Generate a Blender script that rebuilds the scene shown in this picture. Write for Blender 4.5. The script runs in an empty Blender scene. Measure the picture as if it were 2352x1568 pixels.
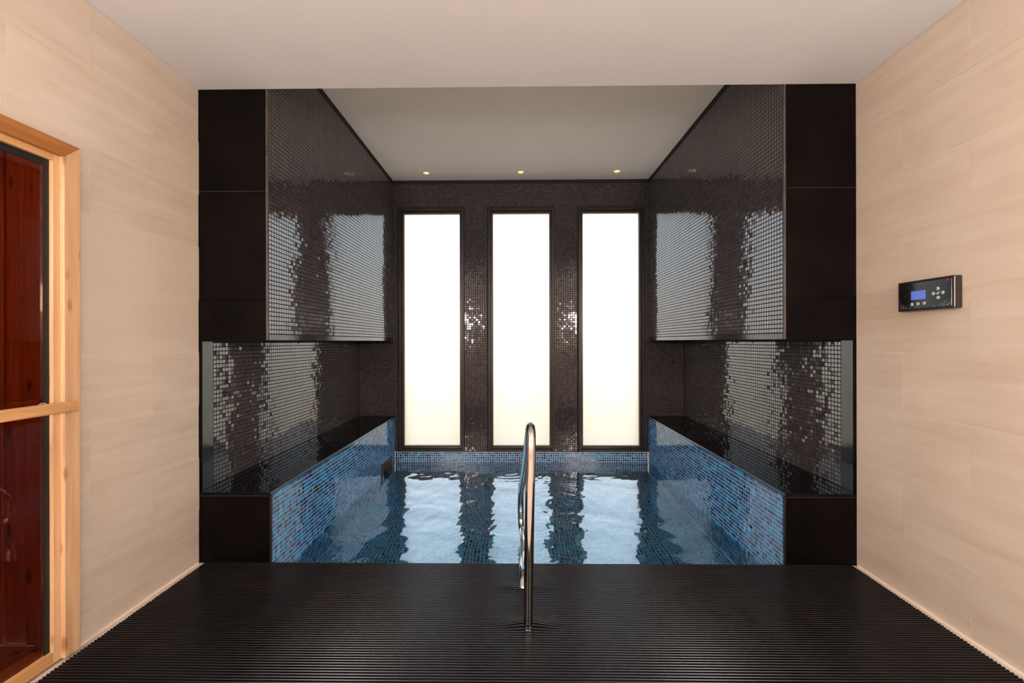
import bpy, bmesh, math, random
import numpy as np
from mathutils import Matrix, Vector

random.seed(7)
RNG = np.random.default_rng(7)
scene = bpy.context.scene
COL = scene.collection

# ------------------------------------------------------------------ camera
CAM_H, YAW, PITCH, ROLL, F_PX = 1.2585, 0.0121, 0.0003, 0.0019, 956.155
cam_data = bpy.data.cameras.new('camera')
cam_data.sensor_fit = 'HORIZONTAL'
cam_data.sensor_width = 36.0
cam_data.lens = 36.0 * F_PX / 2352.0
cam_data.clip_start = 0.02
cam = bpy.data.objects.new('camera', cam_data)
COL.objects.link(cam)
fw = Vector((-math.sin(YAW), math.cos(YAW), 0))
rt = Vector((math.cos(YAW), math.sin(YAW), 0))
up = Vector((0, 0, 1))
fw2 = fw * math.cos(PITCH) + up * math.sin(PITCH)
up2 = -fw * math.sin(PITCH) + up * math.cos(PITCH)
rt3 = rt * math.cos(ROLL) - up2 * math.sin(ROLL)
up3 = rt * math.sin(ROLL) + up2 * math.cos(ROLL)
m = Matrix.Identity(4)
for i in range(3):
    m[i][0], m[i][1], m[i][2] = rt3[i], up3[i], -fw2[i]
m[2][3] = CAM_H
cam.matrix_world = m
scene.camera = cam

# ------------------------------------------------------------------ view + world + lamps
vs = scene.view_settings
vs.view_transform = 'Standard'
vs.look = 'None'
vs.gamma = 1.0
vs.use_curve_mapping = False
vs.exposure = 0.0
scene.cycles.use_denoising = True
scene.cycles.max_bounces = 8
scene.cycles.diffuse_bounces = 3
scene.cycles.glossy_bounces = 4
scene.cycles.transmission_bounces = 6
scene.cycles.use_adaptive_sampling = True
scene.cycles.adaptive_threshold = 0.04
scene.cycles.sample_clamp_indirect = 8.0

world = bpy.data.worlds.new('sky')
scene.world = world
world.use_nodes = True
wn = world.node_tree
wn.nodes.clear()
w_out = wn.nodes.new('ShaderNodeOutputWorld')
w_bg = wn.nodes.new('ShaderNodeBackground')
w_tc = wn.nodes.new('ShaderNodeTexCoord')
w_sep = wn.nodes.new('ShaderNodeSeparateXYZ')
w_ramp = wn.nodes.new('ShaderNodeValToRGB')
w_ramp.color_ramp.elements[0].position = 0.0          # hazy warm horizon
w_ramp.color_ramp.elements[0].color = (1.0, 0.85, 0.66, 1)
w_ramp.color_ramp.elements[1].position = 0.75
w_ramp.color_ramp.elements[1].color = (0.40, 0.66, 1.0, 1)
e = w_ramp.color_ramp.elements.new(0.05)
e.color = (1.0, 0.88, 0.72, 1)
e = w_ramp.color_ramp.elements.new(0.24)
e.color = (0.66, 0.84, 1.0, 1)
wn.links.new(w_tc.outputs['Generated'], w_sep.inputs[0])
wn.links.new(w_sep.outputs['Z'], w_ramp.inputs[0])
wn.links.new(w_ramp.outputs[0], w_bg.inputs[0])
w_bg.inputs[1].default_value = 2.85
wn.links.new(w_bg.outputs[0], w_out.inputs[0])

ADDED_LAMPS = [(XS, Y, 1.76) for XS in (-1.50, 1.585) for Y in (-0.35, -1.55)]   # unseen sconces added behind the viewer to light the room
ADDED_LAMP_W = 80.0
ADDED_LAMP_COL = (1.0, 0.935, 0.885)

# ------------------------------------------------------------------ dimensions (metres)
XL, XR = -1.8156, 1.9007          # beige side walls
Y0, Y1 = 2.3549, 4.7772           # front plane of the pool alcove, its back wall
YB = -2.3                         # wall behind the camera
ZC, ZA = 2.70, 3.114              # room ceiling, alcove ceiling
BL, BR = -1.4219, 1.5018          # inner faces of the bulkheads
ZB = 1.2688                       # underside of the bulkheads
SL, SR = -1.4032, 1.4981          # inner faces of the ledges
ZS = 0.4024                       # ledge top
ZW = -0.1235                      # water level
ZF = -0.50                        # pool floor
P = 0.0258                        # mosaic pitch

# ------------------------------------------------------------------ helpers
def tag(o, label=None, cat=None, group=None, kind=None):
    if label: o['label'] = label
    if cat: o['category'] = cat
    if group: o['group'] = group
    if kind: o['kind'] = kind
    return o

def empty(name, loc=(0, 0, 0)):
    o = bpy.data.objects.new(name, None)
    o.location = loc
    o.empty_display_size = 0.1
    COL.objects.link(o)
    return o

def link(name, me, mat=None, parent=None):
    o = bpy.data.objects.new(name, me)
    COL.objects.link(o)
    if mat is not None and len(me.materials) == 0:
        me.materials.append(mat)
    if parent is not None:
        o.parent = parent
        o.matrix_parent_inverse = Matrix.Translation(-Vector(parent.location))
    return o

class MB:
    """collects boxes, prisms and tubes into one mesh"""
    def __init__(self):
        self.v, self.f, self.smooth = [], [], []
    def add(self, verts, faces, smooth=False):
        b = len(self.v)
        self.v += [tuple(x) for x in verts]
        self.f += [tuple(i + b for i in f) for f in faces]
        self.smooth += [smooth] * len(faces)
        return self
    def box(self, x0, x1, y0, y1, z0, z1):
        x0, x1 = min(x0, x1), max(x0, x1); y0, y1 = min(y0, y1), max(y0, y1); z0, z1 = min(z0, z1), max(z0, z1)
        v = [(x0,y0,z0),(x1,y0,z0),(x1,y1,z0),(x0,y1,z0),(x0,y0,z1),(x1,y0,z1),(x1,y1,z1),(x0,y1,z1)]
        return self.add(v, [(0,3,2,1),(4,5,6,7),(0,1,5,4),(1,2,6,5),(2,3,7,6),(3,0,4,7)])
    def prism(self, pts, axis, a, b):
        """polygon (2D points) extruded along an axis from a to b"""
        n = len(pts)
        def mk(p, t):
            if axis == 'x': return (t, p[0], p[1])
            if axis == 'y': return (p[0], t, p[1])
            return (p[0], p[1], t)
        v = [mk(p, a) for p in pts] + [mk(p, b) for p in pts]
        f = [tuple(range(n))[::-1], tuple(range(n, 2*n))] + [(i, (i+1) % n, n + (i+1) % n, n + i) for i in range(n)]
        return self.add(v, f)
    def tube(self, path, r, seg=20, cap=True):
        path = [Vector(p) for p in path]
        rings = []
        up_ = None
        for i, p in enumerate(path):
            t = (path[min(i+1, len(path)-1)] - path[max(i-1, 0)]).normalized()
            if up_ is None:
                up_ = Vector((1, 0, 0)) if abs(t.x) < 0.8 else Vector((0, 0, 1))
            up_ = (up_ - t * up_.dot(t)).normalized()
            s = t.cross(up_)
            rings.append([p + r * (math.cos(a) * up_ + math.sin(a) * s) for a in [2*math.pi*k/seg for k in range(seg)]])
        v = [x for ring in rings for x in ring]
        f = []
        for i in range(len(rings)-1):
            for k in range(seg):
                f.append((i*seg+k, i*seg+(k+1) % seg, (i+1)*seg+(k+1) % seg, (i+1)*seg+k))
        self.add(v, f, True)
        if cap:
            self.add(rings[0], [tuple(range(seg))[::-1]])
            self.add(rings[-1], [tuple(range(seg))])
        return self
    def lathe(self, prof, origin, axis='z', seg=28):
        """profile of (radius, height) revolved about an axis"""
        v, f = [], []
        ox, oy, oz = origin
        for r, h in prof:
            for k in range(seg):
                a = 2*math.pi*k/seg
                c, s = r*math.cos(a), r*math.sin(a)
                v.append({'z': (ox+c, oy+s, oz+h), 'x': (ox+h, oy+c, oz+s), 'y': (ox+c, oy+h, oz+s)}[axis])
        for i in range(len(prof)-1):
            for k in range(seg):
                f.append((i*seg+k, i*seg+(k+1) % seg, (i+1)*seg+(k+1) % seg, (i+1)*seg+k))
        f.append(tuple(range(seg))[::-1]); f.append(tuple(range((len(prof)-1)*seg, len(prof)*seg)))
        return self.add(v, f, True)
    def mesh(self, name, bevel=0.0, seg=1, recalc=True):
        me = bpy.data.meshes.new(name)
        me.from_pydata(self.v, [], self.f)
        me.polygons.foreach_set('use_smooth', self.smooth)
        bm = bmesh.new(); bm.from_mesh(me)
        if bevel > 0:
            bmesh.ops.bevel(bm, geom=bm.edges[:] , offset=bevel, segments=seg, affect='EDGES', profile=0.6)
        if recalc:
            bmesh.ops.recalc_face_normals(bm, faces=bm.faces[:])
        bm.to_mesh(me); bm.free()
        return me
    def build(self, name, mat, parent=None, bevel=0.0, seg=1):
        return link(name, self.mesh(name, bevel, seg), mat, parent)

def box(name, mat, parent, x0, x1, y0, y1, z0, z1, bevel=0.0, seg=1):
    return MB().box(x0, x1, y0, y1, z0, z1).build(name, mat, parent, bevel, seg)

# ------------------------------------------------------------------ materials
def new_mat(name):
    mt = bpy.data.materials.new(name)
    mt.use_nodes = True
    nt = mt.node_tree
    b = nt.nodes['Principled BSDF']
    return mt, nt, b

def N(nt, t, **kw):
    n = nt.nodes.new(t)
    for k, v in kw.items():
        if hasattr(n, k): setattr(n, k, v)
        else: n.inputs[k].default_value = v
    return n

def ramp(nt, stops):
    r = nt.nodes.new('ShaderNodeValToRGB')
    els = r.color_ramp.elements
    while len(els) > 1: els.remove(els[-1])
    els[0].position = stops[0][0]; els[0].color = (*stops[0][1], 1)
    for p_, c in stops[1:]:
        e_ = els.new(p_); e_.color = (*c, 1)
    return r

def plain(name, col, rough=0.5, metal=0.0, ior=1.5, emit=None, estr=0.0, noise=0.0, nscale=8.0, bump=0.0, bscale=120.0):
    mt, nt, b = new_mat(name)
    b.inputs['Base Color'].default_value = (*col, 1)
    b.inputs['Roughness'].default_value = rough
    b.inputs['Metallic'].default_value = metal
    b.inputs['IOR'].default_value = ior
    if emit:
        b.inputs['Emission Color'].default_value = (*emit, 1)
        b.inputs['Emission Strength'].default_value = estr
    if noise > 0 or bump > 0:
        tc = N(nt, 'ShaderNodeTexCoord')
    if noise > 0:
        nz = N(nt, 'ShaderNodeTexNoise'); nz.inputs['Scale'].default_value = nscale; nz.inputs['Detail'].default_value = 5
        nt.links.new(tc.outputs['Object'], nz.inputs['Vector'])
        r = ramp(nt, [(0.3, tuple(c*(1-noise) for c in col)), (0.7, tuple(min(1, c*(1+noise)) for c in col))])
        nt.links.new(nz.outputs['Fac'], r.inputs[0])
        nt.links.new(r.outputs[0], b.inputs['Base Color'])
    if bump > 0:
        nz2 = N(nt, 'ShaderNodeTexNoise'); nz2.inputs['Scale'].default_value = bscale; nz2.inputs['Detail'].default_value = 3
        nt.links.new(tc.outputs['Object'], nz2.inputs['Vector'])
        bp = N(nt, 'ShaderNodeBump'); bp.inputs['Strength'].default_value = bump; bp.inputs['Distance'].default_value = 0.004
        nt.links.new(nz2.outputs['Fac'], bp.inputs['Height'])
        nt.links.new(bp.outputs[0], b.inputs['Normal'])
    return mt

def stone_tile_mat(name, stops, streak=1.0, bricks=False):
    """beige porcelain: long soft streaks along the wall, different on every tile"""
    mt, nt, b = new_mat(name)
    tc = N(nt, 'ShaderNodeTexCoord')
    oi = N(nt, 'ShaderNodeObjectInfo')
    mul = N(nt, 'ShaderNodeVectorMath', operation='MULTIPLY_ADD')
    comb = N(nt, 'ShaderNodeCombineXYZ')
    k = N(nt, 'ShaderNodeMath', operation='MULTIPLY'); k.inputs[1].default_value = 37.0
    nt.links.new(oi.outputs['Random'], k.inputs[0])
    for i in range(3): nt.links.new(k.outputs[0], comb.inputs[i])
    mul.inputs[1].default_value = (1.0, 1.3, 26.0)
    nt.links.new(tc.outputs['Object'], mul.inputs[0]); nt.links.new(comb.outputs[0], mul.inputs[2])
    nz = N(nt, 'ShaderNodeTexNoise'); nz.inputs['Scale'].default_value = 1.0; nz.inputs['Detail'].default_value = 7; nz.inputs['Roughness'].default_value = 0.62; nz.inputs['Distortion'].default_value = 0.35
    nt.links.new(mul.outputs[0], nz.inputs['Vector'])
    mul2 = N(nt, 'ShaderNodeVectorMath', operation='MULTIPLY_ADD')
    mul2.inputs[1].default_value = (3.0, 3.0, 7.0)
    nt.links.new(tc.outputs['Object'], mul2.inputs[0]); nt.links.new(comb.outputs[0], mul2.inputs[2])
    nz2 = N(nt, 'ShaderNodeTexNoise'); nz2.inputs['Scale'].default_value = 1.0; nz2.inputs['Detail'].default_value = 3
    nt.links.new(mul2.outputs[0], nz2.inputs['Vector'])
    mx = N(nt, 'ShaderNodeMix'); mx.inputs[0].default_value = 0.45
    nt.links.new(nz.outputs['Fac'], mx.inputs[2]); nt.links.new(nz2.outputs['Fac'], mx.inputs[3])
    r = ramp(nt, stops)
    nt.links.new(mx.outputs[0], r.inputs[0])
    nt.links.new(r.outputs[0], b.inputs['Base Color'])
    b.inputs['Roughness'].default_value = 0.42
    b.inputs['IOR'].default_value = 1.4
    bp = N(nt, 'ShaderNodeBump'); bp.inputs['Strength'].default_value = 0.12; bp.inputs['Distance'].default_value = 0.002
    nt.links.new(nz.outputs['Fac'], bp.inputs['Height']); nt.links.new(bp.outputs[0], b.inputs['Normal'])
    return mt

def wood_mat(name, stops, axis='z', rough=0.45, knots=True, knot_col=(0.22, 0.09, 0.035)):
    mt, nt, b = new_mat(name)
    tc = N(nt, 'ShaderNodeTexCoord'); oi = N(nt, 'ShaderNodeObjectInfo')
    k = N(nt, 'ShaderNodeMath', operation='MULTIPLY'); k.inputs[1].default_value = 23.0
    comb = N(nt, 'ShaderNodeCombineXYZ')
    nt.links.new(oi.outputs['Random'], k.inputs[0])
    for i in range(3): nt.links.new(k.outputs[0], comb.inputs[i])
    sc = {'z': (42, 42, 2.2), 'y': (42, 2.2, 42), 'x': (2.2, 42, 42)}[axis]
    mul = N(nt, 'ShaderNodeVectorMath', operation='MULTIPLY_ADD'); mul.inputs[1].default_value = sc
    nt.links.new(tc.outputs['Object'], mul.inputs[0]); nt.links.new(comb.outputs[0], mul.inputs[2])
    nz = N(nt, 'ShaderNodeTexNoise'); nz.inputs['Scale'].default_value = 1.0; nz.inputs['Detail'].default_value = 4; nz.inputs['Distortion'].default_value = 0.6
    nt.links.new(mul.outputs[0], nz.inputs['Vector'])
    r = ramp(nt, stops)
    nt.links.new(nz.outputs['Fac'], r.inputs[0])
    col = r.outputs[0]
    if knots:
        sc2 = {'z': (14, 14, 5), 'y': (14, 5, 14), 'x': (5, 14, 14)}[axis]
        mul3 = N(nt, 'ShaderNodeVectorMath', operation='MULTIPLY_ADD'); mul3.inputs[1].default_value = sc2
        nt.links.new(tc.outputs['Object'], mul3.inputs[0]); nt.links.new(comb.outputs[0], mul3.inputs[2])
        vo = N(nt, 'ShaderNodeTexVoronoi'); vo.inputs['Scale'].default_value = 1.0
        nt.links.new(mul3.outputs[0], vo.inputs['Vector'])
        kr = ramp(nt, [(0.0, (1, 1, 1)), (0.10, (0.8, 0.8, 0.8)), (0.20, (0, 0, 0))])
        nt.links.new(vo.outputs['Distance'], kr.inputs[0])
        mx = N(nt, 'ShaderNodeMix', data_type='RGBA')
        nt.links.new(kr.outputs[0], mx.inputs[0]); nt.links.new(col, mx.inputs[6]); mx.inputs[7].default_value = (*knot_col, 1)
        col = mx.outputs[2]
    nt.links.new(col, b.inputs['Base Color'])
    b.inputs['Roughness'].default_value = rough
    bp = N(nt, 'ShaderNodeBump'); bp.inputs['Strength'].default_value = 0.15; bp.inputs['Distance'].default_value = 0.002
    nt.links.new(nz.outputs['Fac'], bp.inputs['Height']); nt.links.new(bp.outputs[0], b.inputs['Normal'])
    return mt

def glazed_mat(name, source, rough, ior, coat=0.0):
    """glass mosaic; each tile's own colour comes from a face attribute or from the object"""
    mt, nt, b = new_mat(name)
    if source == 'attr':
        a = N(nt, 'ShaderNodeAttribute'); a.attribute_name = 'tile_col'
        out = a.outputs['Color']
    else:
        a = N(nt, 'ShaderNodeObjectInfo'); out = a.outputs['Color']
    nt.links.new(out, b.inputs['Base Color'])
    b.inputs['Roughness'].default_value = rough
    b.inputs['IOR'].default_value = ior
    return mt

M = {}
BEIGE = [(0.30, (0.595, 0.48, 0.385)), (0.50, (0.67, 0.56, 0.462)), (0.72, (0.73, 0.63, 0.54))]
BEIGE2 = [(0.30, (0.68, 0.57, 0.475)), (0.70, (0.715, 0.605, 0.51))]
M['beige'] = stone_tile_mat('beige_streaked_tile', BEIGE)
M['beige_smooth'] = stone_tile_mat('beige_smooth_tile', BEIGE2)
M['grout_pale'] = plain('pale_grout', (0.90, 0.78, 0.65), 0.8, noise=0.06, nscale=4)
M['beige_wall'] = plain('beige_wall', (0.67, 0.56, 0.462), 0.5, noise=0.08, nscale=3)
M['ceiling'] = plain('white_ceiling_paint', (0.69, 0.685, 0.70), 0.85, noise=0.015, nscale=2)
M['ceiling_alcove'] = plain('cream_alcove_paint', (0.93, 0.915, 0.89), 0.85, noise=0.015, nscale=2)  # same paint as the room ceiling, lightened to make up for missing light
M['floor_tile'] = plain('pale_floor_edge', (0.62, 0.48, 0.39), 0.5, noise=0.08, nscale=10)
M['black_slab'] = plain('honed_black_stone', (0.0040, 0.0028, 0.0027), 0.40, ior=1.14, noise=0.35, nscale=5, bump=0.08)
M['granite'] = plain('polished_black_granite', (0.005, 0.005, 0.0055), 0.045, ior=1.19, noise=0.4, nscale=60)
M['strip_stone'] = plain('polished_stone_strip', (0.012, 0.012, 0.012), 0.10, ior=1.7, noise=0.5, nscale=14, bump=0.05, bscale=30)
M['dark_grout'] = plain('black_grout', (0.008, 0.007, 0.007), 0.75)
M['pool_grout'] = plain('pool_grout', (0.74, 0.70, 0.68), 0.7, noise=0.06, nscale=12)
M['black_tile'] = glazed_mat('black_glass_mosaic', 'attr', 0.07, 2.2)
M['black_tile_o'] = glazed_mat('black_glass_tile', 'obj', 0.07, 2.2)
M['joint'] = plain('dull_joint_filler', (0.10, 0.065, 0.05), 0.7)
M['corner_profile'] = plain('brown_corner_profile', (0.075, 0.055, 0.047), 0.38, ior=1.45, noise=0.3, nscale=12)
M['blue_tile_back'] = glazed_mat('blue_satin_mosaic', 'attr', 0.16, 1.38)
M['black_tile_back'] = glazed_mat('black_satin_mosaic', 'attr', 0.10, 1.5)
M['blue_tile'] = glazed_mat('blue_glass_mosaic', 'attr', 0.06, 1.85)
M['blue_tile_o'] = glazed_mat('blue_glass_tile', 'obj', 0.06, 1.85)
EDGE = {'blue_satin_mosaic': glazed_mat('blue_satin_edge', 'attr', 0.5, 1.3), 'black_satin_mosaic': glazed_mat('black_satin_edge', 'attr', 0.55, 1.3), 'black_glass_mosaic': glazed_mat('black_mosaic_edge', 'attr', 0.55, 1.3), 'black_glass_tile': glazed_mat('black_tile_edge', 'obj', 0.55, 1.3),
        'blue_glass_mosaic': glazed_mat('blue_mosaic_edge', 'attr', 0.5, 1.35), 'blue_glass_tile': glazed_mat('blue_tile_edge', 'obj', 0.5, 1.35)}
M['chrome'] = plain('polished_steel', (0.62, 0.60, 0.58), 0.09, metal=1.0)
M['trim_metal'] = plain('dark_edge_metal', (0.20, 0.20, 0.205), 0.28, metal=1.0)
M['frame_brown'] = plain('dark_brown_frame', (0.030, 0.017, 0.012), 0.32, noise=0.2, nscale=20)
M['frame_black'] = plain('black_frame_edge', (0.010, 0.009, 0.008), 0.4)
M['bead'] = plain('cream_glazing_bead', (0.50, 0.38, 0.27), 0.5)
M['rubber'] = plain('ribbed_black_vinyl', (0.0055, 0.0047, 0.0054), 0.27, ior=1.34, noise=0.45, nscale=5)
M['pine'] = wood_mat('pine_door_wood', [(0.30, (0.60, 0.33, 0.165)), (0.55, (0.70, 0.43, 0.235)), (0.75, (0.76, 0.50, 0.30))], 'z', knot_col=(0.36, 0.15, 0.06))
M['pine_y'] = wood_mat('pine_rail_wood', [(0.30, (0.52, 0.25, 0.09)), (0.55, (0.63, 0.34, 0.14)), (0.75, (0.70, 0.42, 0.20))], 'y', knot_col=(0.36, 0.15, 0.06))
M['pine_head'] = wood_mat('pine_head_wood', [(0.30, (0.34, 0.125, 0.03)), (0.55, (0.42, 0.17, 0.045)), (0.75, (0.50, 0.22, 0.07))], 'y', knot_col=(0.20, 0.07, 0.02))
M['sauna_wood'] = wood_mat('red_sauna_wood', [(0.30, (0.30, 0.085, 0.03)), (0.55, (0.42, 0.13, 0.05)), (0.75, (0.52, 0.19, 0.075))], 'z', knot_col=(0.07, 0.02, 0.01))
M['seal'] = plain('black_rubber_seal', (0.010, 0.009, 0.009), 0.5)
M['panel_body'] = plain('dark_panel_plastic', (0.022, 0.015, 0.013), 0.4)
M['white_metal'] = plain('white_lamp_ring', (0.75, 0.73, 0.70), 0.35)
M['paving'] = plain('warm_sand_paving', (0.84, 0.44, 0.15), 0.8, noise=0.06, nscale=1.5)  # warm light for the lower panes is put into this ground colour
M['skimmer_frame'] = plain('grey_plastic_frame', (0.055, 0.055, 0.06), 0.35)
M['skimmer_inside'] = plain('brown_skimmer_inside', (0.16, 0.085, 0.05), 0.6, noise=0.3, nscale=30)

def glass_mat(name, col, rough, ior=1.45):
    mt, nt, b = new_mat(name)
    b.inputs['Base Color'].default_value = (*col, 1)
    b.inputs['Transmission Weight'].default_value = 1.0
    b.inputs['Roughness'].default_value = rough
    b.inputs['IOR'].default_value = ior
    return mt
def frosted_mat():
    mt, nt, b = new_mat('frosted_glass')
    b.inputs['Transmission Weight'].default_value = 1.0
    b.inputs['Base Color'].default_value = (1, 1, 1, 1)
    b.inputs['Roughness'].default_value = 0.48
    b.inputs['IOR'].default_value = 1.45
    tr = N(nt, 'ShaderNodeBsdfTranslucent'); tr.inputs['Color'].default_value = (0.97, 0.97, 0.97, 1)
    mx = N(nt, 'ShaderNodeMixShader'); mx.inputs[0].default_value = 0.20
    nt.links.new(b.outputs[0], mx.inputs[1]); nt.links.new(tr.outputs[0], mx.inputs[2])
    nt.links.new(mx.outputs[0], nt.nodes['Material Output'].inputs['Surface'])
    return mt
M['frosted'] = frosted_mat()
M['bronze_glass'] = glass_mat('bronze_door_glass', (0.62, 0.36, 0.26), 0.0)
M['water'] = glass_mat('pool_water', (0.38, 0.90, 0.97), 0.0, 1.36)
_wb = M['water'].node_tree.nodes['Principled BSDF']
_wb.inputs['Coat Weight'].default_value = 1.0
_wb.inputs['Coat Roughness'].default_value = 0.0
_wb.inputs['Coat IOR'].default_value = 1.9

# ------------------------------------------------------------------ mosaic builder
def mosaic(name, origin, ud, vd, nd, nu, nv, mat, colour, parent, skip=None, pitch=P, size=0.0222, h=0.0022, bev=0.0012, tilt=0.012,
           single=None, single_mat=None, wave=0.006, u_first=0.0):
    """one field of small glass tiles, each proud of the grout with bevelled edges and its own slight tilt;
    single(u, v) picks the tiles that become objects of their own"""
    ud, vd, nd = (np.array(x, float) for x in (ud, vd, nd))
    origin = np.array(origin, float)
    iu, iv = np.meshgrid(np.arange(nu), np.arange(nv), indexing='ij')
    uc = (iu.ravel() + 0.5) * pitch + u_first
    vc = (iv.ravel() + 0.5) * pitch
    keep = np.ones(len(uc), bool)
    if skip is not None:
        keep &= ~skip(uc, vc)
    uc, vc = uc[keep], vc[keep]
    n = len(uc)
    cols = colour(n)
    ph = RNG.uniform(0, 6.28, 6)
    ta = RNG.normal(0, tilt, n) + wave * np.sin(uc * 9 + ph[0]) * np.cos(vc * 5 + ph[1]) + wave * 0.7 * np.sin(uc * 21 + vc * 8 + ph[2])
    tb = RNG.normal(0, tilt, n) + wave * np.sin(uc * 7 + ph[3] + vc * 6) + wave * 0.7 * np.sin(vc * 19 + ph[4])
    one = np.zeros(n, bool)
    if single is not None:
        score = single(uc, vc)
        idx = np.argsort(-score)[:300]
        one[idx] = True
    field = ~one
    uf, vf, a, b_, cf = uc[field], vc[field], ta[field], tb[field], cols[field]
    k = len(uf)
    s = size / 2
    corners = np.array([(-1, -1), (1, -1), (1, 1), (-1, 1)], float)
    V = np.zeros((k, 8, 3))
    for j in range(4):
        du, dv = corners[j] * s
        V[:, j] = origin + np.outer(uf + du, ud) + np.outer(vf + dv, vd)
        du, dv = corners[j] * (s - bev)
        hh = h + a * du + b_ * dv
        V[:, 4 + j] = origin + np.outer(uf + du, ud) + np.outer(vf + dv, vd) + np.outer(hh, nd)
    flip = np.dot(np.cross(ud, vd), nd) < 0
    fq = [(4, 5, 6, 7), (0, 1, 5, 4), (1, 2, 6, 5), (2, 3, 7, 6), (3, 0, 4, 7)]
    if flip: fq = [q[::-1] for q in fq]
    Fq = (np.arange(k)[:, None, None] * 8 + np.array(fq)[None]).reshape(-1)
    me = bpy.data.meshes.new(name)
    nf = k * 5
    me.vertices.add(k * 8); me.vertices.foreach_set('co', V.reshape(-1))
    me.loops.add(nf * 4); me.loops.foreach_set('vertex_index', Fq)
    me.polygons.add(nf)
    me.polygons.foreach_set('loop_start', np.arange(0, nf * 4, 4)); me.polygons.foreach_set('loop_total', np.full(nf, 4))
    me.update(calc_edges=True)
    me.shade_flat()
    at = me.attributes.new('tile_col', 'FLOAT_COLOR', 'FACE')
    at.data.foreach_set('color', np.repeat(np.c_[cf, np.ones(k)], 5, axis=0).reshape(-1))
    me.materials.append(mat); me.materials.append(EDGE[mat.name])
    me.polygons.foreach_set('material_index', np.tile([0, 1, 1, 1, 1], k).astype(np.int32))
    o = link(name, me, None, parent)
    o['kind'] = 'stuff'
    if single is not None:
        tv = [(-s, -s, 0), (s, -s, 0), (s, s, 0), (-s, s, 0), (-s + bev, -s + bev, h), (s - bev, -s + bev, h), (s - bev, s - bev, h), (-s + bev, s - bev, h)]
        tme = bpy.data.meshes.new('tile')
        tme.from_pydata(tv, [], [(4, 5, 6, 7), (0, 1, 5, 4), (1, 2, 6, 5), (2, 3, 7, 6), (3, 0, 4, 7)])
        tme.materials.append(single_mat); tme.materials.append(EDGE[single_mat.name])
        tme.polygons.foreach_set('material_index', [0, 1, 1, 1, 1])
        R = Matrix((tuple(ud), tuple(vd), tuple(nd))).transposed()
        if flip:
            R = Matrix((tuple(-ud), tuple(vd), tuple(nd))).transposed()
        base = Matrix.Translation(-Vector(parent.location))
        for i in np.nonzero(one)[0]:
            t = bpy.data.objects.new('tile', tme)
            COL.objects.link(t)
            t.parent = parent
            t.matrix_parent_inverse = base
            pos = origin + uc[i] * ud + vc[i] * vd
            tl = Matrix.Rotation(-ta[i], 3, 'Y') @ Matrix.Rotation(tb[i], 3, 'X')
            mw = (R @ tl).to_4x4(); mw.translation = Vector(pos)
            t.matrix_basis = mw
            t.color = (*cols[i], 1)
    return o

def black_cols(n):
    g = RNG.uniform(0.75, 1.35, n)[:, None]
    return np.array([[0.056, 0.047, 0.050]]) * g

BLUES = np.array([(0.018, 0.150, 0.330), (0.022, 0.200, 0.380), (0.012, 0.085, 0.230), (0.008, 0.040, 0.150), (0.030, 0.270, 0.430),
                  (0.006, 0.010, 0.030), (0.060, 0.035, 0.030), (0.008, 0.075, 0.215), (0.050, 0.20, 0.32)])
BW = np.array([0.23, 0.22, 0.16, 0.11, 0.11, 0.05, 0.006, 0.085, 0.02])
def blue_cols(n):
    i = RNG.choice(len(BLUES), n, p=BW / BW.sum())
    return BLUES[i] * np.array([0.38, 1.12, 1.28]) * RNG.uniform(0.8, 1.25, n)[:, None]

# ================================================================== SETTING
# room floor, ceiling, far enclosing walls
o = MB().box(XL - 0.12, XR + 0.12, YB, Y0, -0.06, 0.0).build('floor', M['floor_tile'])
tag(o, 'pale floor edge showing beside the black ribbed mat', 'floor', kind='structure')
o = MB().box(XL - 0.12, XR + 0.12, YB, Y0, ZC, ZA + 0.12).build('ceiling', M['ceiling'])
tag(o, 'plain white lower ceiling over the mat', 'ceiling', kind='structure')
o = MB().box(XL - 0.12, XR + 0.12, Y0, Y1 + 0.30, ZA, ZA + 0.12).build('ceiling_alcove', M['ceiling_alcove'])
tag(o, 'raised white ceiling above the pool with three small downlights', 'ceiling', kind='structure')
o = MB().box(XL - 0.12, XR + 0.12, YB - 0.12, YB, -0.06, ZC).build('wall_front', M['beige_wall'])
tag(o, 'plain beige wall behind the viewer', 'wall', kind='structure')

# ---- beige tiled side walls
TG = 0.0028     # joint
def clip_tile(y0, y1, z0, z1, hole):
    """tile outline minus the door opening (hole = ylo, yhi, ztop), as a polygon or None"""
    if hole is None or y0 >= hole[1] or y1 <= hole[0] or z0 >= hole[2]:
        return [(y0, z0), (y1, z0), (y1, z1), (y0, z1)]
    if z1 <= hole[2]:
        if y1 <= hole[1]: return None
        return [(hole[1], z0), (y1, z0), (y1, z1), (hole[1], z1)]
    if y1 <= hole[1]:
        return [(y0, hole[2]), (y1, hole[2]), (y1, z1), (y0, z1)]
    return [(hole[1], z0), (y1, z0), (y1, z1), (y0, z1), (y0, hole[2]), (hole[1], hole[2])]

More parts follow.
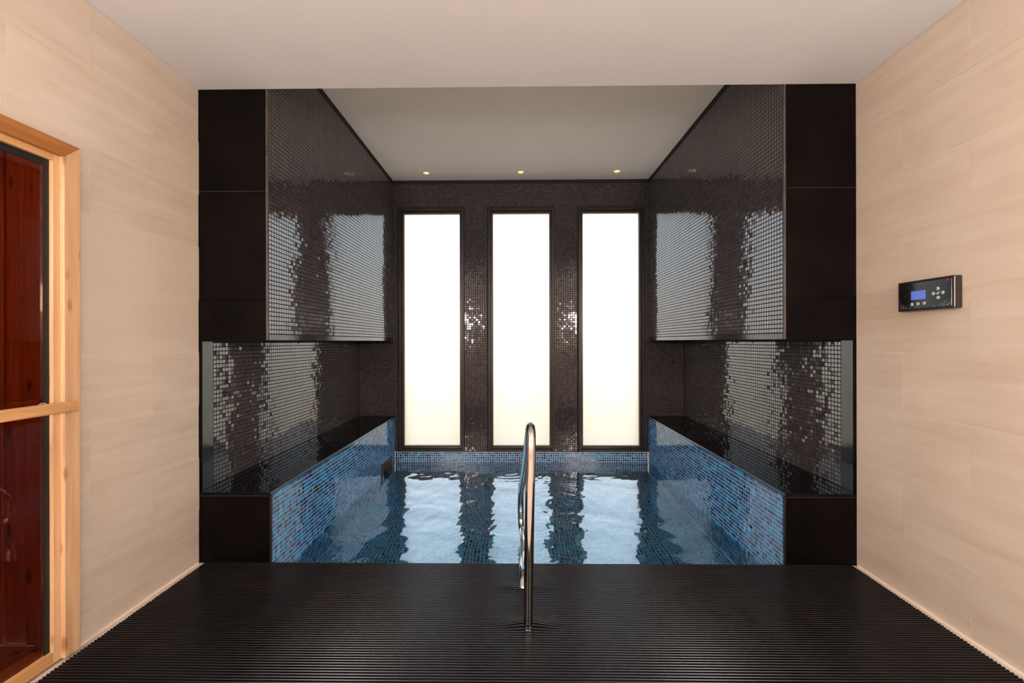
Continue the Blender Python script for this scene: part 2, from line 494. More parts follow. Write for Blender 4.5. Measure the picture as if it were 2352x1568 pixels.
DOOR = (0.74, 1.65, 2.02)
def tiled_wall(side, x, sgn, joints, hole, smooth_rows, label):
    root = MB()
    xb0, xb1 = x + sgn * 0.0022, x + sgn * 0.12
    if hole:
        root.box(xb0, xb1, hole[1], Y0 - 0.0005, 0, ZC).box(xb0, xb1, hole[0], hole[1], hole[2], ZC).box(xb0, xb1, YB, hole[0], 0, ZC)
    else:
        root.box(xb0, xb1, YB, Y0 - 0.0005, 0, ZC)
    w = root.build('wall_' + side, M['grout_pale'])
    tag(w, label, 'wall', kind='structure')
    for r in range(9):
        j = joints[r % 2]
        ks = range(-4, 3)
        for k in ks:
            a, b = j + 0.6 * (k - 1), j + 0.6 * k
            a, b = max(a, -0.4), min(b, Y0)
            if b - a < 0.02: continue
            z0, z1 = r * 0.3, (r + 1) * 0.3
            g = TG / 2
            pts = clip_tile(a + g, b - (g if b < Y0 else 0), z0 + g, z1 - g, hole)
            if pts is None: continue
            dx = random.uniform(0, 0.0004)
            MB().prism(pts, 'x', x + sgn * 0.0030, x + sgn * dx).build('tile', M['beige_smooth'] if r in smooth_rows else M['beige'], w)
    box('wall_plaster', M['beige_wall'], w, x + sgn * 0.0005, x + sgn * 0.0030, YB, -0.4, 0, ZC)
    return w
wl = tiled_wall('left', XL, -1, (1.751, 2.058), DOOR, (4, 5), 'beige stone tile wall around the glass sauna door')
wr = tiled_wall('right', XR, 1, (1.768, 2.074), None, (), 'beige stone tile wall carrying the black control panel')
for side, x, s in (('left', XL, 1), ('right', XR, -1)):
    if side == 'left':
        o = MB().box(x, x + s * 0.006, 1.684, Y0 - 0.012, 0.0, 0.008).build('trim_1', M['grout_pale'])
        tag(o, 'thin pale sealant strip along the wall foot by the sauna door', 'trim', kind='structure')
    else:
        o = MB().box(x, x + s * 0.006, -0.4, Y0 - 0.012, 0.0, 0.008).build('trim_2', M['grout_pale'])
        tag(o, 'thin pale sealant strip along the wall foot below the control panel', 'trim', kind='structure')

# ---- alcove back wall with three windows
WIN = [(-1.359, -0.605), (-0.332, 0.429), (0.702, 1.456)]
WZ0, WZ1 = -0.004, 2.788
bw = MB()
xs = [XL - 0.12] + [v for w in WIN for v in w] + [XR + 0.12]
for i in range(0, len(xs), 2):
    bw.box(xs[i], xs[i + 1], Y1, Y1 + 0.22, WZ0, WZ1)
bw.box(XL - 0.12, XR + 0.12, Y1, Y1 + 0.22, WZ1, ZA)
wb = bw.build('wall_back', M['dark_grout'])
tag(wb, 'black glass mosaic wall holding the three tall windows', 'wall', kind='structure')
ZT = 0.0
nu = int((XR - XL) / P) + 1
nv = int((ZA - 0.022 - ZT) / P)
def skip_back(u, v):
    x, z = XL + u, ZT + v
    s = np.zeros(len(u), bool)
    for a, b in WIN:
        s |= (x > a - 0.012) & (x < b + 0.012) & (z > WZ0 - 0.012) & (z < WZ1 + 0.012)
    s |= (x < BL - 0.004) & (z > ZB - 0.02)
    s |= (x > BR + 0.004) & (z > ZB - 0.02)
    s |= (x < SL) & (z < ZS + 0.012)
    s |= (x > SR) & (z < ZS + 0.012)
    s |= (x > XR - 0.012)
    return s
mosaic('mosaic_field', (XL, Y1, ZT), (1, 0, 0), (0, 0, 1), (0, -1, 0), nu, nv, M['black_tile_back'], black_cols, wb, skip=skip_back, tilt=0.014)

# ---- windows
def window(i, a, b, label):
    root = empty('window_%d' % i, ((a + b) / 2, Y1, WZ0))
    tag(root, label, 'window', kind='structure')
    fwid, inn = 0.030, 0.022
    ya, yb = Y1 - 0.012, Y1 + 0.075
    for nm, x0, x1, z0, z1 in (('frame_post', a, a + fwid, WZ0, WZ1), ('frame_post', b - fwid, b, WZ0, WZ1)):
        box(nm, M['frame_black'], root, x0, x1, ya, yb, z0, z1, 0.003)
    for z0, z1 in ((WZ0, WZ0 + fwid), (WZ1 - fwid, WZ1)):
        box('frame_rail', M['frame_black'], root, a + fwid, b - fwid, ya, yb, z0, z1, 0.003)
    a2, b2, c2, d2 = a + fwid, b - fwid, WZ0 + fwid, WZ1 - fwid
    y2, y3 = Y1 + 0.008, Y1 + 0.070
    for x0, x1 in ((a2, a2 + inn), (b2 - inn, b2)):
        box('sash_post', M['frame_brown'], root, x0, x1, y2, y3, c2, d2, 0.003)
    for z0, z1 in ((c2, c2 + inn + 0.010), (d2 - inn, d2)):
        box('sash_rail', M['frame_brown'], root, a2 + inn, b2 - inn, y2, y3, z0, z1, 0.003)
    a3, b3, c3, d3 = a2 + inn, b2 - inn, c2 + inn + 0.010, d2 - inn
    bead = MB()
    t = 0.005
    for x0, x1, z0, z1 in ((a3, a3 + t, c3, d3), (b3 - t, b3, c3, d3), (a3 + t, b3 - t, c3, c3 + t), (a3 + t, b3 - t, d3 - t, d3)):
        bead.box(x0, x1, Y1 + 0.030, Y1 + 0.042, z0, z1)
    bead.build('glazing_bead', M['bead'], root)
    box('pane', M['frosted'], root, a3 - 0.004, b3 + 0.004, Y1 + 0.042, Y1 + 0.052, c3 - 0.004, d3 + 0.004)
window(1, *WIN[0], 'tall frosted window nearest the sauna door side')
window(2, *WIN[1], 'tall frosted window in the middle behind the handrail')
window(3, *WIN[2], 'tall frosted window nearest the control panel side')

o = MB().box(-40, 40, Y1 + 0.22, Y1 + 60, -0.40, -0.30).build('ground', M['paving'])
tag(o, 'sunlit sand coloured paving outside the frosted windows', 'ground', kind='structure')

# ---- niche side walls (above the ledges, below the bulkheads)
ZN0 = ZS
def niche(side, x, s, label):
    w = box('wall_niche_' + side, M['dark_grout'], None, x - s * 0.004, x - s * 0.12, Y0, Y1, ZF - 0.1, ZA)
    tag(w, label, 'wall', kind='structure')
    ystart = Y0 + 0.114
    nu_ = int((Y1 - ystart) / P) ; nv_ = int((ZB - ZS) / P) + 1
    mosaic('mosaic_field', (x - s * 0.004, ystart, ZS + 0.002), (0, 1, 0), (0, 0, 1), (s, 0, 0), nu_, nv_, M['black_tile'], black_cols, w,
           skip=lambda u, v: v > ZB - ZS - 0.013, tilt=0.013, wave=0.009, single=lambda u, v: -u + 0.15 * np.cos(v * 3), single_mat=M['black_tile_o'])
    box('end_strip', M['strip_stone'], w, x - s * 0.004, x + s * 0.002, Y0 + 0.022, Y0 + 0.108, ZS + 0.001, ZB - 0.006, 0.001)
    box('corner_strip', M['black_slab'], w, x - s * 0.002, x + s * 0.004, Y0 + 0.0005, Y0 + 0.020, ZS + 0.001, ZB - 0.001)
    return w
niche('left', XL, 1, 'black mosaic recess wall above the ledge beside the sauna door')
niche('right', XR, -1, 'black mosaic recess wall above the ledge beside the control panel')

# ---- bulkheads
def bulkhead(xw, xi, s, label):
    """s = +1 when the inner face looks to +x"""
    root = empty('tiled_bulkhead', ((xw + xi) / 2, Y0, ZB))
    tag(root, label, 'bulkhead', 'bulkheads hanging over the ledges')
    gx = xi - s * 0.004
    box('core', M['dark_grout'], root, xw, gx, Y0 + 0.012, Y1, ZB, ZA)
    # big black slabs on the end
    for z0, z1 in ((ZB, 1.5), (1.5, 2.119), (2.119, 2.70)):
        box('end_slab', M['black_slab'], root, xw + s * 0.0005, xi - s * 0.010, Y0, Y0 + 0.012, z0 + 0.0008, z1 - 0.0008, 0.0006)
    box('joint', M['joint'], root, xw + s * 0.004, xi - s * 0.012, Y0 + 0.0006, Y0 + 0.004, 2.1184, 2.1196)
    box('corner_trim', M['corner_profile'], root, xi - s * 0.010, xi, Y0, Y0 + 0.016, ZB, 2.70, 0.002)
    for k in range(3):
        y0 = Y0 + 0.016 + k * (Y1 - Y0 - 0.016) / 3; y1 = Y0 + 0.016 + (k + 1) * (Y1 - Y0 - 0.016) / 3
        box('bottom_trim', M['strip_stone'], root, gx, xi + s * 0.0005, y0 + 0.0005, y1 - 0.0005, ZB, ZB + 0.034, 0.001)
    nu_ = int((Y1 - Y0 - 0.020) / P); nv_ = int((ZA - 0.03 - ZB - 0.037) / P)
    mosaic('mosaic_field', (gx, Y0 + 0.018, ZB + 0.037), (0, 1, 0), (0, 0, 1), (s, 0, 0), nu_, nv_, M['black_tile'], black_cols, root,
           tilt=0.008, wave=0.006, single=lambda u, v: -u - 0.02 * np.abs(v - 0.5) - 5.0 * (v > 1.39), single_mat=M['black_tile_o'])
bulkhead(XL, BL, 1, 'black mosaic bulkhead overhanging the ledge beside the sauna door')
bulkhead(XR, BR, -1, 'black mosaic bulkhead overhanging the ledge beside the control panel')

# ---- ledges
SK = (4.295, 4.625, -0.165, -0.015)       # skimmer opening: y0 y1 z0 z1
def ledge(xw, xi, s, label, skim):
    root = empty('pool_ledge', ((xw + xi) / 2, Y0, 0))
    tag(root, label, 'ledge', 'stone topped ledges along the pool')
    gx = xi - s * 0.004
    core = MB()
    if skim:
        y0, y1, z0, z1 = SK
        gi = gx - s * 0.16
        core.box(xw, gi, Y0 + 0.012, Y1, ZF - 0.1, ZS - 0.02)
        core.box(gi, gx, Y0 + 0.012, y0, ZF - 0.1, ZS - 0.02).box(gi, gx, y1, Y1, ZF - 0.1, ZS - 0.02)
        core.box(gi, gx, y0, y1, ZF - 0.1, z0).box(gi, gx, y0, y1, z1, ZS - 0.02)
    else:
        core.box(xw, gx, Y0 + 0.012, Y1, ZF - 0.1, ZS - 0.02)
    core.build('core', M['pool_grout'], root)
    box('end_slab', M['black_slab'], root, xw + s * 0.0005, xi - s * 0.009, Y0, Y0 + 0.012, 0.0, ZS - 0.022, 0.0006)
    box('corner_trim', M['frame_black'], root, xi - s * 0.009, xi - s * 0.001, Y0, Y0 + 0.014, 0.0, ZS - 0.020, 0.001)
    box('joint', M['joint'], root, xw + s * 0.002, xi - s * 0.010, Y0 + 0.001, Y0 + 0.006, ZS - 0.0218, ZS - 0.0204)
    ym = Y0 + 1.02
    for y0, y1 in ((Y0 - 0.002, ym), (ym, Y1)):
        box('top_slab', M['granite'], root, xw + s * 0.0005, xi - s * 0.006, y0 + 0.0006, y1 - 0.0006, ZS - 0.020, ZS, 0.0015)
    box('edge_trim', M['trim_metal'], root, xi - s * 0.006, xi + s * 0.003, Y0 - 0.002, Y1, ZS - 0.012, ZS + 0.001, 0.0015)
    nu_ = int((Y1 - Y0 - 0.016) / P); nv_ = int((ZS - 0.014 - ZF) / P)
    def skip(u, v):
        y, z = Y0 + 0.015 + u, ZF + (ZS - 0.014 - ZF) - nv_ * P + v
        if not skim: return np.zeros(len(u), bool)
        return (y > SK[0] - 0.011) & (y < SK[1] + 0.011) & (z > SK[2] - 0.011) & (z < SK[3] + 0.011)
    mosaic('mosaic_field', (gx, Y0 + 0.015, ZF + (ZS - 0.014 - ZF) - nv_ * P), (0, 1, 0), (0, 0, 1), (s, 0, 0), nu_, nv_, M['blue_tile'], blue_cols, root,
           skip=skip, tilt=0.009, wave=0.004, size=0.0220, single=lambda u, v: -u - 5.0 * (v < 0.40), single_mat=M['blue_tile_o'])
ledge(XL, SL, 1, 'black topped ledge with blue mosaic face beside the sauna door', True)
ledge(XR, SR, -1, 'black topped ledge with blue mosaic face beside the control panel', False)

# ---- skimmer in the ledge face
sk = empty('pool_skimmer', (SL, (SK[0] + SK[1]) / 2, SK[2]))
tag(sk, 'small grey framed skimmer opening in the blue mosaic at the waterline', 'skimmer')
y0, y1, z0, z1 = SK
xg = SL - 0.004
for a, b, c, d in ((y0 - 0.012, y0 + 0.055, z0 - 0.012, z1 + 0.012), (y1 - 0.018, y1 + 0.012, z0 - 0.012, z1 + 0.012),
                   (y0 + 0.055, y1 - 0.018, z1 - 0.022, z1 + 0.012), (y0 + 0.055, y1 - 0.018, z0 - 0.012, z0 + 0.014)):
    box('frame_member', M['skimmer_frame'], sk, xg, xg + 0.009, a, b, c, d, 0.001)
throat = MB()
throat.box(xg - 0.15, xg - 0.146, y0 + 0.004, y1 - 0.004, z0 + 0.004, z1 - 0.004).box(xg - 0.146, xg, y1 - 0.008, y1 - 0.004, z0 + 0.004, z1 - 0.004)
throat.box(xg - 0.146, xg, y0 + 0.004, y0 + 0.008, z0 + 0.004, z1 - 0.004).box(xg - 0.146, xg, y0 + 0.008, y1 - 0.008, z0 + 0.004, z0 + 0.008)
throat.box(xg - 0.146, xg, y0 + 0.008, y1 - 0.008, z1 - 0.008, z1 - 0.004)
throat.build('throat', M['skimmer_inside'], sk)

# ---- pool basin
pool = empty('pool_basin', ((SL + SR) / 2, (Y0 + Y1) / 2, ZF))
tag(pool, 'plunge pool basin lined with blue and navy glass mosaic', 'pool')
core = MB().box(SL - 0.0015, SR + 0.0015, Y0, Y1, ZF - 0.10, ZF)
core.build('floor_bed', M['pool_grout'], pool)
box('deck_wall', M['pool_grout'], pool, SL - 0.0015, SR + 0.0015, Y0 - 0.10, Y0, ZF, -0.061)
box('back_bed', M['pool_grout'], pool, SL - 0.0015, SR + 0.0015, Y1 - 0.004, Y1 + 0.1, ZF, -0.007)
nv_ = int((-0.009 - ZF) / P)
mosaic('mosaic_field', (SL, Y1 - 0.004, -0.010 - nv_ * P), (1, 0, 0), (0, 0, 1), (0, -1, 0), int((SR - SL) / P), nv_, M['blue_tile_back'], blue_cols, pool, tilt=0.009, size=0.0220)
mosaic('mosaic_field', (SL, Y0, ZF), (1, 0, 0), (0, 1, 0), (0, 0, 1), int((SR - SL) / P), int((Y1 - Y0) / P), M['blue_tile'], blue_cols, pool, tilt=0.009, size=0.0220)
# a shallow tread along the deck side
box('tread', M['pool_grout'], pool, SL, SR, Y0, Y0 + 0.30, ZF, ZF + 0.085)
mosaic('tread_mosaic', (SL, Y0 + 0.30 - 11 * P, ZF + 0.085), (1, 0, 0), (0, 1, 0), (0, 0, 1), int((SR - SL) / P), 11, M['blue_tile'], blue_cols, pool, tilt=0.009, size=0.0220)

# ---- water
def make_water():
    nx, ny = 300, 250
    xs_ = np.linspace(SL - 0.002, SR + 0.002, nx); ys_ = np.linspace(Y0 + 0.001, Y1 - 0.005, ny)
    X, Y = np.meshgrid(xs_, ys_, indexing='ij')
    Z = np.zeros_like(X)
    r = np.random.default_rng(21)
    for lam, slope, cnt in ((1.1, 0.007, 4), (0.55, 0.014, 7), (0.28, 0.021, 10), (0.14, 0.021, 14), (0.075, 0.012, 14)):
        for _ in range(cnt):
            l = lam * r.uniform(0.75, 1.3); th = r.uniform(0, 2 * math.pi); ph = r.uniform(0, 2 * math.pi)
            k = 2 * math.pi / l
            amp = slope * math.sqrt(2.0 / cnt) / k
            px, py = r.uniform(-1.4, 1.5), r.uniform(Y0, Y1)
            env = 0.45 + 0.9 * np.exp(-((X - px) ** 2 + (Y - py) ** 2) / 1.1)
            Z += amp * env * np.sin(k * (X * math.cos(th) + Y * math.sin(th)) + ph)
    for _ in range(22):          # fine choppy ripples in a few patches
        l = r.uniform(0.042, 0.065); th = r.uniform(0, 2 * math.pi); k = 2 * math.pi / l
        px, py = r.choice([-0.28, 0.02, 0.35, 0.62, -0.15, 0.5]) + r.uniform(-0.15, 0.15), r.uniform(2.7, 4.6)
        env = np.exp(-((X - px) ** 2 + (Y - py) ** 2) / 0.09)
        Z += 0.026 / k * env * np.sin(k * (X * math.cos(th) + Y * math.sin(th)) + r.uniform(0, 6.28))
    for cx, cy, l, a in ((-0.10, 4.45, 0.085, 0.0011), (0.35, 3.55, 0.10, 0.0008), (-0.75, 3.3, 0.13, 0.0007)):
        d = np.hypot(X - cx, Y - cy)
        Z += a * np.sin(2 * math.pi * d / l) * np.exp(-((d - 0.16) / 0.22) ** 2)
    V = np.stack([X, Y, ZW + Z], -1).reshape(-1, 3)
    i = np.arange((nx - 1) * (ny - 1)); a = (i // (ny - 1)) * ny + i % (ny - 1)
    F = np.stack([a, a + ny, a + ny + 1, a + 1], -1)
    me = bpy.data.meshes.new('pool_water')
    me.from_pydata(V.tolist(), [], F.tolist())
    me.polygons.foreach_set('use_smooth', [True] * len(F))
    o_ = link('pool_water', me, M['water'])
    tag(o_, 'clear rippling pool water reflecting the three windows', 'water', kind='stuff')
make_water()

# ================================================================== THINGS
# ---- ribbed mat
RP = 0.0137
MX0, MX1 = XL + 0.040, XR - 0.034
POSTS = [(0.047, 1.842), (0.026, 2.115)]
mat = empty('ribbed_mat', ((MX0 + MX1) / 2, 1.5, 0))
tag(mat, 'black ribbed roll-out floor mat covering the deck before the pool', 'mat')
NR = 90
YM0 = Y0 - 0.003 - NR * RP
sheet_v = None
def lift(x, y):
    z = dy = 0.0
    for (px, py), a in zip(POSTS, (0.013, 0.009)):
        g = math.exp(-((x - px) / 0.085) ** 2 - ((y - py) / 0.032) ** 2)
        z += a * g
        dy += a * 0.5 * g
    return z, dy
PROF = [(-0.0046, 0.0014), (-0.0042, 0.0056), (-0.0021, 0.0080), (0.0021, 0.0080), (0.0042, 0.0056), (0.0046, 0.0014)]
def rib_mesh(y, xs_):
    v, f = [], []
    for x in xs_:
        z, dy = lift(x, y) if len(xs_) > 2 else (0, 0)
        for a, b in PROF: v.append((x, a + dy, b + z))
    n = len(PROF)
    for i in range(len(xs_) - 1):
        for k in range(n - 1):
            f.append((i*n+k, i*n+k+1, (i+1)*n+k+1, (i+1)*n+k))
    f.append(tuple(range(n))); f.append(tuple(range((len(xs_)-1)*n, len(xs_)*n))[::-1])
    return MB().add(v, f).mesh('rib')
flat = rib_mesh(0, [MX0, MX1]); flat.materials.append(M['rubber'])
inv = Matrix.Translation(-Vector(mat.location))
for i in range(NR):
    y = YM0 + (i + 0.5) * RP
    near = min(abs(y - py) for _, py in POSTS) < 0.085
    if near:
        me = rib_mesh(y, [MX0, -0.35, -0.22] + [-0.16 + 0.025 * k for k in range(17)] + [0.29, 0.40, MX1])
        me.materials.append(M['rubber'])
    else:
        me = flat
    rb = bpy.data.objects.new('rib', me)
    COL.objects.link(rb)
    rb.parent = mat; rb.matrix_parent_inverse = inv
    rb.location = (random.uniform(-0.0015, 0.0015), y, 0.0004)
box('backing_sheet', M['rubber'], mat, MX0 + 0.002, MX1 - 0.002, YM0, Y0 - 0.003, 0.0002, 0.0022)

# ---- handrail
def smooth_path(pts, n=14):
    """Catmull-Rom through the points"""
    P_ = [Vector(p) for p in pts]
    P_ = [P_[0] * 2 - P_[1]] + P_ + [P_[-1] * 2 - P_[-2]]
    out = []
    for i in range(1, len(P_) - 2):
        for k in range(n):
            t = k / n
            a, b, c, d = P_[i-1], P_[i], P_[i+1], P_[i+2]
            out.append(0.5 * ((2*b) + (-a + c)*t + (2*a - 5*b + 4*c - d)*t*t + (-a + 3*b - 3*c + d)*t**3))
    out.append(P_[-2])
    return out
rail = empty('pool_handrail', (0.047, 1.842, 0))
tag(rail, 'bent polished steel handrail rising from the mat into the pool', 'handrail')
RR = 0.0213
main = [(0.047, 1.842, 0.001), (0.050, 1.842, 0.25), (0.054, 1.843, 0.50), (0.059, 1.845, 0.70), (0.061, 1.851, 0.790), (0.062, 1.872, 0.842),
        (0.061, 1.912, 0.866), (0.060, 1.960, 0.852), (0.058, 2.05, 0.792), (0.050, 2.30, 0.625), (0.040, 2.60, 0.425), (0.030, 2.80, 0.290),
        (0.026, 2.90, 0.205), (0.024, 2.955, 0.120), (0.024, 2.966, 0.045)]
MB().tube(smooth_path(main), RR, 24).build('rail', M['chrome'], rail)
ret = [(0.024, 2.966, 0.047), (0.025, 2.958, -0.010), (0.028, 2.925, -0.048), (0.034, 2.86, -0.056), (0.040, 2.70, -0.040), (0.038, 2.50, 0.004), (0.034, 2.36, 0.036), (0.030, 2.24, 0.048),
       (0.028, 2.165, 0.040), (0.026, 2.125, 0.012), (0.026, 2.115, 0.001)]
MB().tube(smooth_path(ret), RR * 0.96, 24).build('return_rail', M['chrome'], rail)
MB().tube([(0.024, 2.966, 0.035), (0.024, 2.966, 0.055)], RR * 1.06, 24).build('collar', M['chrome'], rail)
for (px, py) in POSTS:
    MB().lathe([(0.030, 0.0005), (0.034, 0.003), (0.032, 0.006), (0.0225, 0.009)], (px, py, 0.0)).build('flange', M['chrome'], rail)

# ---- downlights
for (x, y), lab in zip(((-0.994, 4.563), (0.044, 4.557), (1.093, 4.551)),
                       ('small lit downlight above the window on the sauna door side', 'small lit downlight above the middle window', 'small lit downlight above the window on the control panel side')):
    d = empty('downlight', (x, y, ZA))
    tag(d, lab, 'downlight', 'downlights in the pool ceiling')
    ring = MB()
    ring.lathe([(0.041, 0.0), (0.041, -0.003), (0.036, -0.005), (0.031, -0.002), (0.031, 0.0)], (x, y, ZA), seg=32)
    ring.build('trim_ring', M['white_metal'], d)
    ln = MB().lathe([(0.0305, -0.0004), (0.0305, -0.0030), (0.024, -0.0036)], (x, y, ZA), seg=28).build('lens', None, d)
    if 'lamp_glow' not in M:
        M['lamp_glow'] = plain('warm_lamp_glow', (0.9, 0.7, 0.4), 0.5, emit=(1.0, 0.62, 0.22), estr=1.25)
    ln.data.materials.append(M['lamp_glow'])
    ld = bpy.data.lights.new('downlight_beam', 'SPOT')
    ld.energy = 5.0; ld.color = (1.0, 0.70, 0.42); ld.spot_size = math.radians(80); ld.spot_blend = 0.6; ld.shadow_soft_size = 0.03
    lo = bpy.data.objects.new('downlight_beam', ld); COL.objects.link(lo)
    lo.location = (x, y, ZA - 0.012); lo.parent = d; lo.matrix_parent_inverse = Matrix.Translation(-Vector(d.location))

# ---- added wall sconces, out of view behind the viewer, as the room's light source
ADDED_SCONCE_LABELS = ('opal globe wall sconce near the sauna door', 'opal globe wall sconce far behind the sauna door',
                 'opal globe wall sconce near the control panel', 'opal globe wall sconce far behind the control panel')
for (x, y, z), lab in zip(ADDED_LAMPS, ADDED_SCONCE_LABELS):
    s_ = 1 if x < 0 else -1
    xw = XL if x < 0 else XR
    d = empty('wall_sconce', (xw, y, z))
    tag(d, lab, 'lamp', 'wall sconces behind the viewer')
    MB().lathe([(0.060, 0.0), (0.060, s_ * 0.012), (0.050, s_ * 0.018)], (xw, y, z - 0.10), axis='x').build('back_plate', M['white_metal'], d)
    MB().tube(smooth_path([(xw + s_ * 0.015, y, z - 0.10), (xw + s_ * 0.12, y, z - 0.16), (x, y, z - 0.27), (x, y, z - 0.225)]), 0.009, 12).build('arm', M['white_metal'], d)
    MB().lathe([(0.03, -0.235), (0.065, -0.225), (0.07, -0.205), (0.06, -0.203)], (x, y, z)).build('cup', M['white_metal'], d)
    ld = bpy.data.lights.new('globe', 'POINT')
    ld.energy = ADDED_LAMP_W; ld.color = ADDED_LAMP_COL; ld.shadow_soft_size = 0.20
    lo = bpy.data.objects.new('globe_light', ld); COL.objects.link(lo)
    lo.location = (x, y, z); lo.parent = d; lo.matrix_parent_inverse = Matrix.Translation(-Vector(d.location))

# ---- control panel on the beige wall
cp = empty('control_panel', (XR, 1.926, 1.40))
tag(cp, 'black wall control panel with small blue screen and round buttons', 'control panel')
PY0, PY1, PZ0, PZ1 = 1.797, 2.055, 1.400, 1.539
PXF = XR - 0.038
box('body', M['panel_body'], cp, PXF + 0.003, XR - 0.002, PY0, PY1, PZ0, PZ1, 0.003, 2)
def face_mat():
    mt, nt, b = new_mat('printed_panel_glass')
    tc = N(nt, 'ShaderNodeTexCoord'); sp = N(nt, 'ShaderNodeSeparateXYZ')
    nt.links.new(tc.outputs['Object'], sp.inputs[0])
    vo = N(nt, 'ShaderNodeTexVoronoi'); vo.inputs['Scale'].default_value = 330.0
    nt.links.new(tc.outputs['Object'], vo.inputs['Vector'])
    dots = ramp(nt, [(0.0, (1, 1, 1)), (0.30, (1, 1, 1)), (0.38, (0, 0, 0))])
    nt.links.new(vo.outputs['Distance'], dots.inputs[0])
    # printed spray rises towards both ends of the lower edge
    u = N(nt, 'ShaderNodeMapRange'); u.inputs[1].default_value = PY0; u.inputs[2].default_value = PY1; u.inputs[3].default_value = -1; u.inputs[4].default_value = 1
    nt.links.new(sp.outputs['Y'], u.inputs[0])
    ab = N(nt, 'ShaderNodeMath', operation='ABSOLUTE'); nt.links.new(u.outputs[0], ab.inputs[0])
    pw = N(nt, 'ShaderNodeMath', operation='POWER'); pw.inputs[1].default_value = 1.6; nt.links.new(ab.outputs[0], pw.inputs[0])
    hgt = N(nt, 'ShaderNodeMath', operation='MULTIPLY_ADD'); hgt.inputs[1].default_value = 0.040; hgt.inputs[2].default_value = PZ0 + 0.014
    nt.links.new(pw.outputs[0], hgt.inputs[0])
    sub = N(nt, 'ShaderNodeMath', operation='SUBTRACT'); nt.links.new(hgt.outputs[0], sub.inputs[0]); nt.links.new(sp.outputs['Z'], sub.inputs[1])
    den = N(nt, 'ShaderNodeMapRange'); den.inputs[1].default_value = -0.006; den.inputs[2].default_value = 0.022; den.inputs[3].default_value = 0; den.inputs[4].default_value = 1
    nt.links.new(sub.outputs[0], den.inputs[0])
    wh = N(nt, 'ShaderNodeMath', operation='LESS_THAN'); nt.links.new(vo.outputs['Color'], wh.inputs[0]); nt.links.new(den.outputs[0], wh.inputs[1])
    mm = N(nt, 'ShaderNodeMath', operation='MULTIPLY'); nt.links.new(wh.outputs[0], mm.inputs[0]); nt.links.new(dots.outputs[0], mm.inputs[1])
    mx = N(nt, 'ShaderNodeMix', data_type='RGBA'); mx.inputs[6].default_value = (0.010, 0.0095, 0.0085, 1); mx.inputs[7].default_value = (0.35, 0.42, 0.60, 1)
    nt.links.new(mm.outputs[0], mx.inputs[0]); nt.links.new(mx.outputs[2], b.inputs['Base Color'])
    b.inputs['Roughness'].default_value = 0.12
    return mt
box('front_glass', face_mat(), cp, PXF, PXF + 0.003, PY0 + 0.009, PY1 - 0.009, PZ0 + 0.009, PZ1 - 0.009, 0.0008)
bez = MB()
for a, b, c, d in ((PY0, PY0 + 0.008, PZ0, PZ1), (PY1 - 0.008, PY1, PZ0, PZ1), (PY0 + 0.008, PY1 - 0.008, PZ0, PZ0 + 0.008), (PY0 + 0.008, PY1 - 0.008, PZ1 - 0.008, PZ1)):
    bez.box(PXF - 0.0006, PXF + 0.004, a, b, c, d)
bez.build('bezel', M['panel_body'], cp)
box('chrome_edge', plain('bright_edge_strip', (0.75, 0.68, 0.66), 0.25, metal=0.6), cp, PXF + 0.0005, PXF + 0.004, PY0 - 0.0012, PY0 + 0.0004, PZ0 + 0.004, PZ1 - 0.004)
def uv(u, v): return PY1 - u * (PY1 - PY0), PZ0 + v * (PZ1 - PZ0)
ya, za = uv(0.253, 0.363); yb, zb = uv(0.522, 0.654)
scr = box('screen', plain('blue_lit_screen', (0.02, 0.03, 0.2), 0.15, emit=(0.12, 0.17, 0.62), estr=0.75), cp, PXF - 0.0008, PXF + 0.0002, yb, ya, za, zb)
mb_white = plain('pale_button', (0.55, 0.62, 0.64), 0.35)
mb_grey = plain('grey_button_symbol', (0.07, 0.11, 0.14), 0.4)
def arrow(y, z, ang, parent):
    pts = []
    for a, r in ((0, 0.0040), (2.4, 0.0036), (math.pi, 0.0012), (-2.4, 0.0036)):
        pts.append((y + r * math.cos(a + ang), z + r * math.sin(a + ang)))
    return MB().prism(pts, 'x', PXF - 0.0019, PXF - 0.0014).build('symbol', mb_grey, parent)
for u, v, ang in ((0.268, 0.218, 1.57), (0.382, 0.217, 1.57), (0.496, 0.220, 1.57), (0.738, 0.651, 1.57), (0.819, 0.506, 3.14), (0.660, 0.502, 0.0), (0.741, 0.357, -1.57)):
    y, z = uv(u, v)
    bt = MB().lathe([(0.0074, 0.0004), (0.0074, -0.0010), (0.0066, -0.0015)], (PXF, y, z), axis='x', seg=24).build('button', mb_white, cp)
    arrow(y, z, ang, bt)
y, z = uv(0.738, 0.500)
chk = [(0.0075, 0.0000), (0.0050, 0.0035), (0.0015, -0.0010), (-0.0050, 0.0085), (-0.0085, 0.0065), (0.0005, -0.0070)]
MB().prism([(y + a, z + b) for a, b in chk], 'x', PXF - 0.0012, PXF + 0.0002).build('check_mark', plain('pale_blue_check', (0.42, 0.58, 0.66), 0.35), cp)
y, z = uv(0.900, 0.880)
lg = MB()
xx = y + 0.0100
for wdt, hgt in ((0.0022, 0.0042), (0.0020, 0.0034), (0.0018, 0.0044), (0.0024, 0.0034), (0.0018, 0.0046), (0.0022, 0.0036), (0.0020, 0.0034)):
    lg.box(PXF - 0.0006, PXF + 0.0002, xx - wdt, xx, z - 0.0018, z - 0.0018 + hgt)
    xx -= wdt + 0.0007
lg.build('red_lettering', plain('red_print', (0.62, 0.035, 0.025), 0.4), cp)

